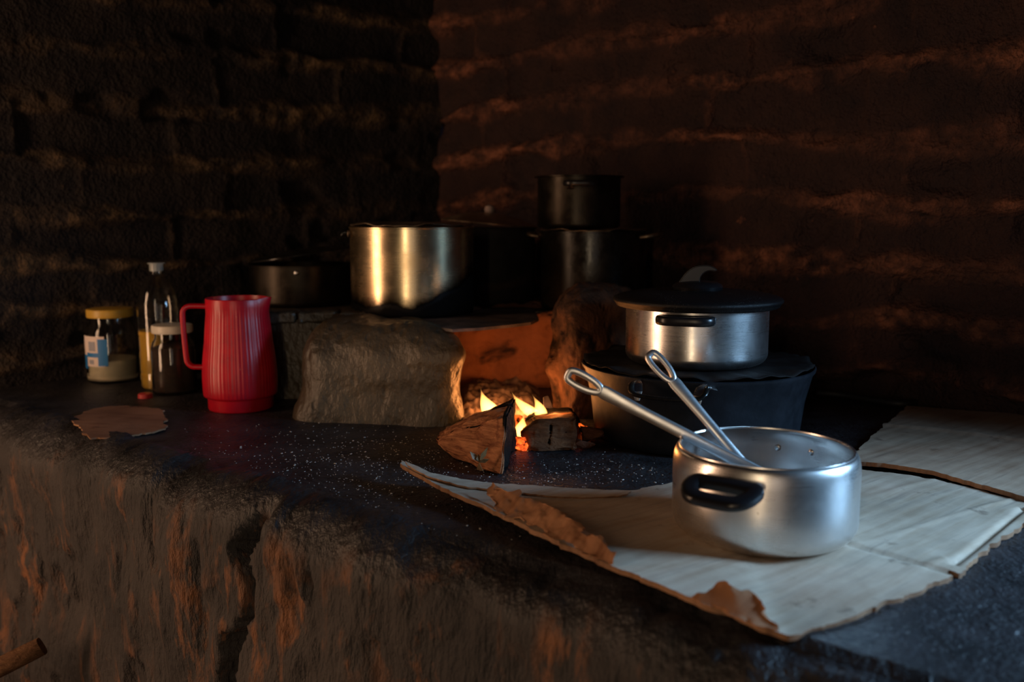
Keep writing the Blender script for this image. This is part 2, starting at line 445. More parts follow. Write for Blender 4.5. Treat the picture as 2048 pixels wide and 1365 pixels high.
def box(x0, x1, y0, y1, z0, z1, b=.002):
    bm = bmesh.new(); bmesh.ops.create_cube(bm, size=1)
    for v in bm.verts:
        v.co = Vector(((x0+x1)/2+v.co.x*(x1-x0), (y0+y1)/2+v.co.y*(y1-y0), (z0+z1)/2+v.co.z*(z1-z0)))
    if b: bmesh.ops.bevel(bm, geom=list(bm.edges), offset=b, segments=2, affect='EDGES')
    V = [tuple(v.co) for v in bm.verts]; bm.verts.index_update(); Fc = [tuple(v.index for v in f.verts) for f in bm.faces]; bm.free()
    return (V, Fc)
def disc(r, n=20, dome=.3, z=0.0):
    return lathe([(0, z+r*dome), (r*.5, z+r*dome*.85), (r*.85, z+r*dome*.45), (r, z), (0, z)], n)

# ================================================================== THE ROOM
CORN = Vector((-.21, 2.74)); RD = Vector((.743, -.669)).normalized(); LD = Vector((-.819, -.573)).normalized()
def wall(name, d, n_in, length, mat, seed, mort_amp, phase, bl):
    """brick wall with uneven courses: bricks, and rough mortar squeezed out between them"""
    ns, nz = int(length/.0065), int(2.3/.0065)
    s = np.linspace(0, length, ns); z = np.linspace(-.75, 1.55, nz)
    Sg, Z = np.meshgrid(s, z, indexing='ij')
    P = np.stack([Sg, Z, np.full_like(Sg, seed*3.1)], -1)
    sag = fbm(P*np.array([2.2, 2.2, 1]), 4, seed)*.034
    zz = (Z+sag-phase)/.125; row = np.floor(zz); fz = zz-row
    off = (row.astype(int) % 2)*.5+_h(row.astype(np.int64), row.astype(np.int64)*0, row.astype(np.int64)*0+3, seed)*.3
    xx = (Sg+fbm(P*np.array([5, 5, 1]), 2, seed+5)*.02)/bl+off; fx = xx-np.floor(xx)
    dz = np.minimum(fz, 1-fz)*.125; dx = np.minimum(fx, 1-fx)*bl
    rag = fbm(P*np.array([16, 24, 1]), 5, seed+9)
    wid = .014+.010*fbm(P*np.array([6, 6, 1]), 2, seed+3)
    m = np.maximum(1-sstep(wid*.5, wid*2.2, dz+rag*.010), .30*(1-sstep(.003, .010, dx+rag*.006)))
    m = m*(.35+.65*sstep(-.35, .35, fbm(P*np.array([4.5, 7, 1]), 3, seed+12)))
    brick_tilt = (_h(row.astype(np.int64), np.floor(xx).astype(np.int64), row.astype(np.int64)*0, seed+1)-.5)*.022
    dep = m*mort_amp*(1+.8*rag)+(1-m)*(brick_tilt+.006*fbm(P*np.array([9, 9, 1]), 4, seed+2))
    dep = dep+.018*fbm(P*np.array([1.7, 1.7, 1]), 3, seed+4)
    dep = dep-.018*sstep(.45, .9, fbm(P*np.array([7, 11, 1]), 3, seed+6))
    X = CORN.x+d.x*Sg+n_in.x*dep; Y = CORN.y+d.y*Sg+n_in.y*dep
    V = np.stack([X, Y, Z], -1).reshape(-1, 3)
    I = np.arange(ns*nz).reshape(ns, nz)
    Fc = np.stack([I[:-1, :-1], I[1:, :-1], I[1:, 1:], I[:-1, 1:]], -1).reshape(-1, 4)
    o = obj(name, (V, Fc.tolist()), mat, sharp=180)
    put_attr(o, 'mortar', m.reshape(-1)); o['kind'] = 'structure'
    return o
RN = Vector((-RD.y*-1, RD.x*-1)); RN = Vector((RD.y, -RD.x)); LN = Vector((-LD.y, LD.x))
wall('wall_right', RD, RN, 2.3, 'brick_wall', 1, .020, .42, .36)
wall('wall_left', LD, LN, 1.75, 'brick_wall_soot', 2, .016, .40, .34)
fl = obj('floor', ([(-3, -2, -.75), (3, -2, -.75), (3, 3.2, -.75), (-3, 3.2, -.75)], [(0, 1, 2, 3)]), 'floor_earth'); fl['kind'] = 'structure'

# ------------------------------------------------------------------ the earthen bench
ED = Vector((.773, -.634)).normalized(); EN = Vector((ED.y, -ED.x)); P0 = Vector((-.36, 1.205))
def bench_sw(px, py):
    """pixel -> (distance along the edge, drop below the top) on the bench front"""
    d = ray(px, py); t = ((P0.x)*EN.x+(P0.y)*EN.y)/(d.x*EN.x+d.y*EN.y)
    p = Vector((d.x*t, d.y*t)); return ((p-P0).dot(ED), -(CAMZ+d.z*t))
def back_limit(p):
    best = 9
    for dd, nn in ((RD, RN), (LD, LN)):
        den = nn.x*-EN.x+nn.y*-EN.y
        if den < -1e-6:
            k = -(((p-CORN).dot(nn))-.0)/den
            if k > 0: best = min(best, k)
    return best
def bench():
    cols = np.arange(-1.12, 1.62, .0062); R = .075; VV = []; NN = []; SW = []
    prof_n = (150, 14, 110)
    for s in cols:
        p = P0+ED*float(s); bl = max(back_limit(p)+.035, .02)
        for k in range(prof_n[0]):
            b = bl-(bl-R)*k/prof_n[0]
            q = p-EN*b; VV.append((q.x, q.y, 0)); NN.append((0, 0, 1)); SW.append((s, -b))
        for k in range(prof_n[1]):
            a = PI/2*k/prof_n[1]; q = p-EN*(R-R*math.sin(a))
            VV.append((q.x, q.y, -R+R*math.cos(a))); NN.append((EN.x*math.sin(a), EN.y*math.sin(a), math.cos(a))); SW.append((s, R-R*math.cos(a)))
        for k in range(prof_n[2]+1):
            VV.append((p.x, p.y, -R-(.75-R)*k/prof_n[2])); NN.append((EN.x, EN.y, 0)); SW.append((s, R+(.75-R)*k/prof_n[2]))
    V = np.array(VV); N = np.array(NN); SW = np.array(SW); nc, npf = len(cols), sum(prof_n)+1
    front = sstep(-.10, .10, SW[:, 1])
    dsp = fbm(V*np.array([3, 3, 3]), 3, 21)*.016*front+fbm(V*np.array([16, 16, 7]), 5, 22)*(.0085*front+.0012)
    dsp -= .012*sstep(.35, .8, fbm(np.stack([SW[:, 0]*16, SW[:, 1]*7, SW[:, 0]*0], -1), 3, 23))*front
    # the broken crack in the front, with the lump beside it
    ck = [(518, 1012), (496, 1068), (482, 1102), (498, 1150), (510, 1190), (494, 1246), (468, 1290), (458, 1365)]
    cw = [.010, .016, .014, .005, .006, .007, .016, .020]
    sw = [bench_sw(*c) for c in ck]; dist = np.full(len(V), 9.0)
    for (a, b, wa, wb) in zip(sw, sw[1:], cw, cw[1:]):
        A = np.array(a); B = np.array(b); ab = B-A
        t = np.clip(((SW-A) @ ab)/(ab @ ab), 0, 1); dd = np.linalg.norm(SW-(A+t[:, None]*ab), axis=1)/(wa+(wb-wa)*t)
        dist = np.minimum(dist, dd)
    rag = fbm(np.stack([SW[:, 0]*60, SW[:, 1]*60, SW[:, 0]*0], -1), 3, 31)*.35
    dsp -= .045*(1-sstep(.45, 1.15, dist+rag))*sstep(.004, .05, SW[:, 1])
    lump = bench_sw(540, 1085); ld = np.hypot((SW[:, 0]-lump[0])/.022, (SW[:, 1]-lump[1])/.05)
    dsp += .012*(1-sstep(.2, 1.1, ld+rag*.5))
    V = V+N*dsp[:, None]
    I = np.arange(nc*npf).reshape(nc, npf)
    Fc = np.stack([I[:-1, :-1], I[1:, :-1], I[1:, 1:], I[:-1, 1:]], -1).reshape(-1, 4)
    o = obj('earthen_bench', (V, Fc.tolist()), 'bench_earth', sharp=180)
    tag(o, 'long soot-blackened earthen bench with a cracked front, running under all the pots', 'bench')
bench()

# ------------------------------------------------------------------ the clay stove
stove = thing('clay_stove', 'moulded clay wood stove with an open fire mouth, built on the bench', 'stove')
def hump_l(w):
    f = sstep(.075, -.005, w[:, 2]); w[:, 1] -= .020*f*(w[:, 1] < 1.79); w[:, 0] -= .018*f*sstep(-.25, -.36, w[:, 0])
    # bulging nose at the upper right end, slump at the foot
    k = np.exp(-(((w[:, 0]+.11)/.05)**2+((w[:, 2]-.135)/.04)**2)); w[:, 0] += .014*k
    w[:, 0] -= .55*np.maximum(w[:, 1]-1.66, 0)*np.clip((w[:, 0]+.40)/.28, 0, 1)     # the end slants back, away from the fire
    return w
obj('stove_cheek', rblock(-.228, 1.79, -.16, .182, .172, .118, .070, -.17, 68, .0075, 12, 41, lumps=hump_l), 'stove_clay', stove, sharp=180)
def pillar_l(w):
    c = np.array([.170, 1.8285]); q = w[:, :2]-c
    # the two visible sides run (.153, .162) and (-.0525, .135)
    w[:, 0] = c[0]+q[:, 0]/.2*.153+q[:, 1]/.2*-.0525; w[:, 1] = c[1]+q[:, 0]/.2*.162+q[:, 1]/.2*.135
    w[:, 2] -= .03*sstep(.02, .16, q[:, 0])*sstep(.10, .22, w[:, 2])
    return w
obj('stove_pillar', rblock(.170, 1.8285, -.10, .240, .1, .1, .045, 0, 50, .016, 12, 42, lumps=pillar_l), 'pillar_clay', stove, sharp=180)
obj('firebox_wall', rblock(-.09, 2.10, -.01, .168, .21, .10, .03, 0, 50, .022, 9, 43), 'firebox_clay', stove, sharp=180)
def prism(poly, z0, z1):
    n = len(poly); V = [(x, y, z0) for x, y in poly]+[(x, y, z1) for x, y in poly]
    return (V, [tuple(range(n-1, -1, -1)), tuple(range(n, 2*n))]+[(i, (i+1) % n, n+(i+1) % n, n+i) for i in range(n)])
obj('stove_base', prism([(-.625, 1.90), (-.20, 1.88), (-.20, 2.05), (.10, 2.05), (.10, 1.98), (.40, 1.98), (.40, 2.12), (-.20, 2.66), (-.625, 2.36)], -.01, .1695), 'stove_clay', stove, smooth=False)
for (a, b) in ((-.56, -.45), (-.443, -.365), (-.358, -.27)):
    obj('edge_brick', rblock((a+b)/2, 1.912, .162, .187, (b-a)/2, .035, .006, 0, 14, .004, 40, 44+int(a*100)), 'stove_clay', stove)

pl = [on(905, 660, .1745), on(960, 657, .1745), on(1020, 651, .1745), on(1062, 646, .1745)]
poly = [(p.x, p.y) for p in pl]+[(.055, 1.86), (.05, 2.04), (-.33, 2.06), (-.36, 1.935), (-.34, 1.83), (-.22, 1.78)]
hp = obj('hotplate', prism(poly, .1700, .1755), 'rusty_iron', None, smooth=False)
tag(hp, 'rusty iron plate bridging the fire mouth, below the big steel pot', 'hotplate')

# ================================================================== POTS
def pot_profile(r, h, rb, wall_, corner, lip=.0025, inner=True, top_in=0.0, top_h=.02):
    p = [(0, 0), (rb*.6, 0), (rb, 0)]
    p += arc(rb, corner, (r-rb), -90, 0, 8, rz=corner)[1:] if r > rb else []
    if top_in:
        p += [(r, h*.4), (r, h-top_h)]
        for i in range(1, 7):
            a = PI/2*i/6; p.append((r-top_in*(1-math.cos(a)), h-top_h+top_h*.96*math.sin(a)))
        rt = r-top_in
    else: p += [(r, h*.5), (r, h-.004)]; rt = r
    p += [(rt+lip, h-.003), (rt+lip, h-.001), (rt+lip*.4, h), (rt-wall_, h), (rt-wall_-.0006, h-.002)]
    if inner:
        if top_in:
            for i in range(5, -1, -1):
                a = PI/2*i/6; p.append((r-wall_-top_in*(1-math.cos(a)), h-top_h+top_h*.9*math.sin(a)))
        p += [(r-wall_, h*.4)]
        q = arc(rb, corner, (r-rb)-wall_, 0, -90, 8, rz=corner-wall_)
        p += q + [(rb*.6, wall_), (0, wall_)]
    return p
def loop_handle(w, d, ra, rb, sq=3.0):
    """racetrack loop lying flat: w wide along X, sticking out d along -Y from y=0"""
    P = smooth_path([(-w/2, 0, 0), (-w/2, -d*.55, 0), (-w*.34, -d, 0), (0, -d*1.08, 0), (w*.34, -d, 0), (w/2, -d*.55, 0), (w/2, 0, 0), (w*.3, .002, 0), (0, .003, 0), (-w*.3, .002, 0)], 6, True)
    return tube(P, ra, rb, n=14, closed=True, sq=sq)

# ---- open pot in front
fp = thing('cooking_pot', 'open aluminium pot with black side handles standing on the cardboard', 'pot', (.303, 1.066, .0075))
obj('pot_body', lathe(pot_profile(.1085, .104, .088, .0022, .022, .0006, True, .007, .024), 128), 'aluminium_bright', fp, sharp=50)
for az in (-36, 144):
    A = rotz(math.radians(az))
    h = obj('side_handle', move(loop_handle(.068, .031, .0098, .0062, 3.4), A @ Matrix.Translation((0, -.1195, .0835)) @ Matrix.Rotation(math.radians(15), 4, 'X')), 'bakelite', fp)
    for sx in (-.022, .022):
        obj('rivet', move(disc(.0045, 16, .45), A @ Matrix.Translation((sx, -.1040, .077)) @ Matrix.Rotation(-PI/2, 4, 'X')), 'aluminium', h)
# ---- spoons leaning in it
def spoon(name, label, tip, rest, bottom, roll, wl, ws):
    tip, rest, bottom = Vector(tip), Vector(rest), Vector(bottom)
    ax = (bottom-tip).normalized(); L = (bottom-tip).length
    view = Vector((0, 0, CAMZ))-tip; up = (view-ax*view.dot(ax)).normalized()
    up = (Matrix.Rotation(roll, 3, ax) @ up)
    side = ax.cross(up).normalized()
    o = thing(name, label, 'spoon', bottom)
    def loc(a, s, u): return ax*(a-L)+side*s+up*u
    ring = smooth_path([loc(.004, 0, 0), loc(.006, wl*.24, 0), loc(.018, wl*.33, 0), loc(.036, wl*.29, 0), loc(.048, wl*.12, 0), loc(.048, -wl*.12, 0), loc(.036, -wl*.29, 0), loc(.018, -wl*.33, 0), loc(.006, -wl*.24, 0)], 6, True)
    g1 = tube(ring, wl*.18, .0030, up=up, n=12, closed=True)
    st = [.046, .056, .075, .11, L*.55, L*.8, L-.03, L-.012]
    wd = [wl*.30, wl*.36, ws*.58, ws*.5, ws*.5, ws*.52, ws*.6, ws*.7]
    cu = [0, 0, .0005, .001, .001, .001, .0, -.0]
    pts = [loc(a, 0, c) for a, c in zip(st, cu)]
    g2 = tube(pts, wd, [.0026, .0028, .0034, .0038, .0038, .0036, .0026, .0018], up=up, n=16)
    obj('spoon_handle', join(g1, g2), 'aluminium_spoon', o, sharp=60)
    prof = [(0, -.0105), (.010, -.0098), (.020, -.0062), (.026, 0), (.025, .0004), (.019, -.005), (.010, -.0085), (0, -.0093)]
    bw = lathe(prof, 40)
    mt = Matrix.Identity(4)
    for i, vv in enumerate((ax, side, up)):
        for k in range(3): mt[k][i] = vv[k]
    bw = move(bw, Matrix.Translation(ax*.006+up*.004) @ mt @ Matrix.Diagonal((1.15, .8, 1, 1)))
    obj('spoon_bowl', bw, 'aluminium_spoon', o)
    return o
def through(px, py, rest, depth_k):
    d = ray(px, py); return Vector((0, 0, CAMZ))+d*depth_k
T1 = at(1131, 746, 1.14); Q1 = at(1525, 948, 1.085); B1 = Q1+(Q1-T1).normalized()*.075; R1 = T1.lerp(Q1, .6)
T2 = at(1297, 704, 1.20); R2 = Vector((.2545, 1.154, .1180)); B2 = T2+(R2-T2)*1.93
spoon('serving_spoon', 'longer-reaching aluminium spoon with a slotted handle end, left of the two in the open pot', T1, R1, B1, .25, .0255, .0150)
spoon('serving_spoon', 'steeper aluminium spoon with a slotted handle end, right of the two in the open pot', T2, R2, B2, -.25, .0235, .0135)

# ---- wide dark pot with the ragged flat lid
dp = thing('wide_dark_pot', 'wide dark soot-coated pot under the lidded aluminium pot, right of the fire', 'pot', (.3235, 1.585, .001))
def dark_prof():
    p = [(0, 0), (.10, 0), (.168, 0)]+arc(.168, .022, .010, -90, -8, 6, rz=.022)
    p += [(.184, .07), (.195, .116), (.1995, .122), (.2005, .127), (.198, .1285), (.1955, .126), (.191, .11), (.180, .06), (.17, .012), (0, .008)]
    return p
obj('pot_body', lathe(dark_prof(), 128), 'dark_enamel', dp, sharp=50)
def ragged(a, r, z, k):
    e = math.sin(a*9+.4)+.7*math.sin(a*17+1.2)+.6*math.sin(a*31)
    if r > .12: return r*(1+.006*e*(r/.195)), z+.0022*e*((r-.12)/.075)
    return r, z
obj('ragged_lid', lathe([(0, .1325), (.05, .1325), (.10, .1325), (.125, .1325), (.14, .1328), (.16, .133), (.175, .1335), (.188, .1335), (.197, .133), (.1965, .1318), (.185, .1312), (.17, .131), (.15, .131), (.12, .1305), (0, .1305)], 220, ragged), 'sooty_matt', dp, sharp=180, label='thin flat burnt lid with a ragged edge')
hb = []
A = rotz(math.radians(-22.5))
br = smooth_path([(-.056, -.196, .122), (-.058, -.214, .121), (-.056, -.226, .114), (-.044, -.232, .108), (0, -.236, .106), (.044, -.232, .108), (.056, -.226, .114), (.058, -.214, .121), (.056, -.196, .122)], 6)
hd = obj('side_handle', move(tube(br, .0048, .0035, n=12), A), 'sooty_metal', dp, label='dark bowed handle')
for sx in (-1, 1):
    tab = tube([(sx*.064, -.186, .120), (sx*.056, -.200, .1235), (sx*.050, -.215, .1215), (sx*.047, -.224, .112), (sx*.047, -.223, .098)], [.009, .009, .0085, .008, .004], .0016, n=10, up=(0, -.6, .8))
    obj('handle_bracket', move(tab, A), 'aluminium', hd, label='bright metal bracket')
# second handle on the far side
A2 = rotz(math.radians(157.5))
obj('side_handle', move(tube(br, .0048, .0035, n=12), A2), 'sooty_metal', dp)

# ---- lidded aluminium pot on top of it
rp = thing('lidded_pot', 'aluminium pot with a black domed lid, stacked on the wide dark pot', 'pot', (.3175, 1.565, .1346))
obj('pot_body', lathe(pot_profile(.1205, .103, .100, .002, .018, .0015), 128), 'aluminium', rp, sharp=50)
A = rotz(math.radians(-19))
hh = move(loop_handle(.078, .022, .0070, .0076, 3.2), A @ Matrix.Translation((0, -.1255, .0845)))
obj('side_handle', hh, 'bakelite', rp)
obj('side_handle', move(loop_handle(.078, .022, .0070, .0076, 3.2), rotz(math.radians(161)) @ Matrix.Translation((0, -.1255, .0845))), 'bakelite', rp)
lid = obj('lid', lathe([(0, .1250), (.03, .1248), (.06, .1238), (.09, .1216), (.115, .1186), (.133, .1148), (.1415, .1112), (.1435, .1080), (.1430, .1050), (.1405, .1032), (.1390, .1005), (.1375, .0975), (.1355, .0965), (.1340, .0985), (.130, .102), (.10, .106), (0, .108)], 128), 'black_lid', rp, sharp=60, label='black domed lid dusted with ash')
kb = join(move(lathe([(0, .0), (.036, 0), (.0415, .002), (.043, .007), (.0405, .012), (.033, .0155), (.018, .0175), (0, .018)], 48), (0, 0, .1215)))
obj('knob_base', kb, 'bakelite', lid)
def extrude_rounded(outline, hy, b):
    bm = bmesh.new(); vs = [bm.verts.new((x, -hy, z)) for x, z in outline]; f = bm.faces.new(vs)
    r = bmesh.ops.extrude_face_region(bm, geom=[f]); bmesh.ops.translate(bm, vec=(0, 2*hy, 0), verts=[g for g in r['geom'] if isinstance(g, bmesh.types.BMVert)])
    bmesh.ops.recalc_face_normals(bm, faces=bm.faces)
    bmesh.ops.bevel(bm, geom=[e for e in bm.edges if abs(e.verts[0].co.y-e.verts[1].co.y) < 1e-6], offset=b, segments=3, affect='EDGES', clamp_overlap=True)
    bm.verts.index_update(); V = [tuple(v.co) for v in bm.verts]; Fc = [tuple(v.index for v in q.verts) for q in bm.faces]; bm.free(); return (V, Fc)
ol = smooth_path([(-.030, 0, .140), (-.026, 0, .152), (-.018, 0, .164), (-.008, 0, .1725), (.006, 0, .1765), (.020, 0, .1755), (.029, 0, .170), (.0275, 0, .166), (.018, 0, .1665), (.010, 0, .163), (.0045, 0, .155), (.004, 0, .146), (.008, 0, .139), (-.010, 0, .137)], 3, True)
kg = extrude_rounded([(p.x*1.05, .130+(p.z-.137)*.90) for p in ol], .0125, .003)
obj('knob_grip', move(kg, rotz(math.radians(-8))), 'bakelite', lid, sharp=60)

# ---- big steel pot on the hotplate
bp = thing('stock_pot', 'tall steel-bright pot with gold gleams and a sooty base, on the stove', 'pot', (-.2145, 1.975, .1760))
obj('pot_body', lathe(pot_profile(.1315, .1845, .124, .002, .010, .002), 128), 'aluminium_worn', bp, sharp=50)
def wavy(a, r, z, k):
    e = math.sin(a*5+.8)+.6*math.sin(a*11+2)+.4*math.sin(a*19)
    return r*(1+.008*e*(r/.13)), z+.0022*e*(r/.13)**2
obj('lid', lathe([(0, .1945), (.06, .1935), (.10, .1915), (.125, .1905), (.131, .1890), (.1305, .1880), (.12, .1885), (.06, .191), (0, .192)], 160, wavy), 'tarnished', bp, sharp=180, label='thin dented lid')
A = rotz(math.radians(-84))
hl = obj('side_handle', move(tube(smooth_path([(-.030, -.133, .172), (-.030, -.142, .172), (-.026, -.147, .164), (0, -.149, .156), (.026, -.147, .164), (.030, -.142, .172), (.030, -.133, .172)], 5), .0035, n=10), A), 'sooty_metal', bp)
for sx in (-.030, .030):
    obj('rivet', move(disc(.008, 14, .4), A @ Matrix.Translation((sx, -.1325, .170)) @ Matrix.Rotation(PI/2, 4, 'X')), 'tarnished', hl)

# ---- black lidded pot behind it
kp_ = thing('black_lidded_pot', 'soot-black pot with a knobbed lid between the steel pot and the stacked pair', 'pot', (-.055, 2.270, .1700))
obj('pot_body', lathe(pot_profile(.112, .184, .100, .002, .012, .002), 96), 'sooty_matt', kp_, sharp=50)
l2 = obj('lid', move(lathe([(0, .026), (.03, .0245), (.07, .018), (.10, .008), (.117, .002), (.120, .001), (.1195, -.001), (.115, -.0005), (.07, .013), (0, .021)], 96), Matrix.Translation((0, 0, .1945)) @ Matrix.Rotation(math.radians(5.0), 4, 'Y')), 'tarnished', kp_, sharp=60, label='tilted dark metal lid')
obj('lid_knob', lathe([(0, .203), (.006, .205), (.006, .216), (.011, .221), (.013, .228), (.011, .236), (.005, .2395), (0, .240)], 28), 'pale_knob', l2, label='pale round knob')

pb = on(967, 586, .1695)
o = obj('pebble', hull([Vector((pb.x, pb.y, .176))+Vector((math.cos(a)*.008*math.cos(b), math.sin(a)*.008*math.cos(b), .0065*math.sin(b))) for a in (0, 1.1, 2.2, 3.3, 4.4, 5.5) for b in (-1.4, -.6, .2, .9, 1.4)], 1, .001, 80, 66, .1696, .006, 0), 'pale_knob'); tag(o, 'small pale pebble on the stove top between the steel pot and the black pot', 'stone')
# ---- two stacked pots
lp = thing('black_pot', 'broad black pot holding up a smaller pot, in the back corner of the stove', 'pot', (.186, 2.105, .1700))
obj('pot_body', lathe(pot_profile(.120, .180, .108, .002, .014, .003), 112), 'sooty_metal', lp, sharp=50)
obj('lid', lathe([(0, .1835), (.05, .1835), (.095, .1835), (.118, .1835), (.1225, .1825), (.1225, .181), (.10, .1808), (0, .1808)], 120, wavy), 'tarnished', lp, sharp=180, label='thin wavy lid')
for az in (68, -112):
    A = rotz(math.radians(az))
    obj('side_handle', move(tube(smooth_path([(-.038, -.119, .166), (-.038, -.135, .168), (-.026, -.150, .171), (0, -.153, .172), (.026, -.150, .171), (.038, -.135, .168), (.038, -.119, .166)], 5), .0045, n=10), A), 'tarnished', lp)
tp = thing('small_dark_pot', 'small dark pot on top of the black pot against the brick wall', 'pot', (.152, 2.105, .3560))
obj('pot_body', lathe(pot_profile(.094, .116, .084, .002, .010, .008), 96), 'dark_pan', tp, sharp=50)
A = rotz(math.radians(-2))
hq = move(loop_handle(.066, .022, .0045, .006, 2.6), A @ Matrix.Translation((.000, -.101, .097)))
obj('side_handle', hq, 'bakelite', tp)
obj('handle_bracket', move(tube([(0, -.092, .100), (0, -.100, .101), (0, -.109, .096), (0, -.106, .088), (0, -.092, .086)], .008, .002, up=(0, -.5, 1), n=10), A @ Matrix.Translation((-.022, 0, 0))), 'dark_pan', tp)
# ---- dark pot in the left corner
cpot = thing('blackened_pan', 'blackened pan with a crooked lid in the shadows behind the red jug', 'pan', (-.515, 2.235, .1700))
obj('pot_body', lathe(pot_profile(.122, .098, .112, .002, .012, .003), 96), 'dark_pan', cpot, sharp=50)
obj('lid', move(lathe([(0, .014), (.06, .011), (.11, .003), (.126, .0), (.1265, -.002), (.12, -.0015), (.06, .008), (0, .011)], 96), Matrix.Translation((0, 0, .1195)) @ Matrix.Rotation(math.radians(-8.5), 4, 'Y')), 'sooty_metal', cpot, sharp=60, label='crooked dark lid')
obj('rivet', move(disc(.006, 14, .5), rotz(math.radians(8)) @ Matrix.Translation((0, -.1222, .082)) @ Matrix.Rotation(PI/2, 4, 'X')), 'aluminium', cpot)

# ================================================================== JUG, JARS, BOTTLE
jug = thing('water_jug', 'red ribbed plastic jug with a square handle, standing left of the stove', 'jug', (-.545, 1.808, 0))
SP = math.radians(-12)
def jugfn(a, r, z, k):
    rr, zz = r, z
    if .028 < z < .200 and r > .05 and k < JN: rr += .00022*math.cos(a*58)
    d = math.atan2(math.sin(a-SP), math.cos(a-SP))
    if z > .185:
        w = (z-.185)/.04; rr += .013*w*math.exp(-(d/.26)**2); zz += .003*w*math.exp(-(d/.3)**2)
    return rr, zz
prof = [(0, 0), (.055, 0), (.062, .001), (.0635, .004), (.0637, .024), (.0645, .0265), (.0705, .0285), (.0716, .032)]
for i in range(1, 15): prof.append((.0716+.0022*math.sin(PI*min(1, i/14*1.6))-.0112*(i/14)**1.5, .032+i*.0115))
prof += [(.0608, .205), (.0606, .221), (.0600, .2225), (.0590, .2225), (.0585, .221)]; JN = len(prof)-2
prof += [(.0588, .18), (.064, .09), (.068, .034), (.060, .02), (0, .018)]
obj('jug_body', lathe(prof, 464, jugfn), 'red_plastic', jug, sharp=70)
hpth = smooth_path([(-.0595, 0, .207), (-.078, 0, .208), (-.092, 0, .2075), (-.1005, 0, .202), (-.1035, 0, .190), (-.1025, 0, .15), (-.1005, 0, .110), (-.098, 0, .096), (-.090, 0, .0885), (-.080, 0, .087), (-.067, 0, .0865)], 6)
obj('jug_handle', move(tube(hpth, .0085, .0048, up=(0, 1, 0), n=16, sq=3.5) if False else tube(hpth, .0050, .0095, up=(0, 1, 0), n=16, sq=3.5), rotz(math.radians(14))), 'red_plastic', jug)

def jar(name, label, loc, r, h, lidmat, fill, fillmat, fill_h):
    j = thing(name, label, 'jar', loc)
    nk = r*.80
    out = [(0, 0), (r*.85, 0)]+arc(r*.9, r*.1, r*.1, -90, 0, 4)+[(r, h*.45), (r, h*.62), (r*.985, h*.68), (r*.93, h*.745), (r*.84, h*.79), (nk, h*.82), (nk, h*.94)]
    inn = [(nk-.003, h*.94), (nk-.003, h*.82), (r*.82-.003, h*.785), (r*.92-.003, h*.735), (r-.003, h*.62), (r-.003, h*.10), (r*.9-.003, .005), (0, .005)]
    obj('jar_glass', lathe(out+inn, 64), 'clear_glass', j, sharp=60)
    rf = r-.0036
    obj(fill, lathe([(0, .0056), (rf*.9, .0056), (rf, .010), (rf, fill_h), (rf*.6, fill_h+.004), (0, fill_h+.002)], 48), fillmat, j)
    R = nk+.0055
    obj('jar_lid', lathe([(0, h*1.0), (R*.9, h*1.0), (R*.97, h*.995), (R, h*.98), (R, h*.90), (R-.001, h*.885), (R-.0025, h*.885), (R-.0025, h*.975), (0, h*.98)], 64), lidmat, j)
    return j
p1 = on(224, 762); 
j1 = jar('glass_jar', 'glass jar with a yellow lid and blue label, half full of white powder', (p1.x, p1.y+.01, 0), .0565, .170, 'yellow_lid', 'powder', 'white_powder', .052)
def band(r, a0, a1, z0, z1, n=14):
    V = []; Fc = []
    for i in range(n+1):
        a = math.radians(a0+(a1-a0)*i/n)
        V += [(r*math.sin(a), -r*math.cos(a), z0), (r*math.sin(a), -r*math.cos(a), z1), ((r+.0004)*math.sin(a), -(r+.0004)*math.cos(a), z0), ((r+.0004)*math.sin(a), -(r+.0004)*math.cos(a), z1)]
    for i in range(n):
        k = 4*i; Fc += [(k, k+4, k+5, k+1), (k+2, k+3, k+7, k+6), (k+1, k+5, k+7, k+3), (k, k+2, k+6, k+4)]
    Fc += [(0, 1, 3, 2), (4*n, 4*n+2, 4*n+3, 4*n+1)]
    return (V, Fc)
JR = .0567
lb = join(band(JR, -100, 8, .040, .110), )
lab = obj('jar_label', lb, 'label_white', j1, label='white and blue paper label')
for a0, a1, z0, z1, mm in ((-100, -42, .034, .066, 'label_blue'), (-8, 14, .042, .104, 'label_blue'), (-42, 8, .062, .072, 'label_blue'), (-34, -14, .076, .098, 'label_grey'), (-72, -62, .078, .100, 'label_grey'), (-34, -20, .046, .056, 'label_grey')):
    obj('label_print', band(JR+.0005, a0, a1, z0, z1, 8), mm, lab)
p2 = on(349, 786)
jar('glass_jar', 'glass jar with a pale lid, full of dark brown grounds, beside the red jug', (p2.x, p2.y+.005, 0), .0465, .150, 'white_lid', 'coffee', 'ground_coffee', .102)
# oil bottle
bo = thing('oil_bottle', 'clear plastic bottle half full of yellow cooking oil, behind the two jars', 'bottle', (-.790, 2.035, 0))
rB = .0455
out = [(0, .004), (rB*.6, .002), (rB*.85, 0), (rB*.97, .004), (rB, .012), (rB, .03), (rB*.96, .036), (rB, .042), (rB, .12), (rB*.97, .126), (rB, .132), (rB, .178), (rB*.97, .196), (rB*.86, .216), (rB*.66, .236), (rB*.42, .248), (.0135, .254), (.0130, .258), (.0130, .270)]
inn = [(.0110, .270), (.0110, .256)]+[(r-.0014, z) for r, z in out[-4:2:-1] if z < .252]+[(0, .0065)]
obj('bottle_body', lathe(out+inn, 64), 'pet_plastic', bo, sharp=60)
oi = [(0, .0070)]+[(r-.0018, z+.002) for r, z in out[2:9]]+[(rB-.0018, .130), (0, .130)]
obj('oil', lathe(oi, 64), 'cooking_oil', bo, sharp=60)
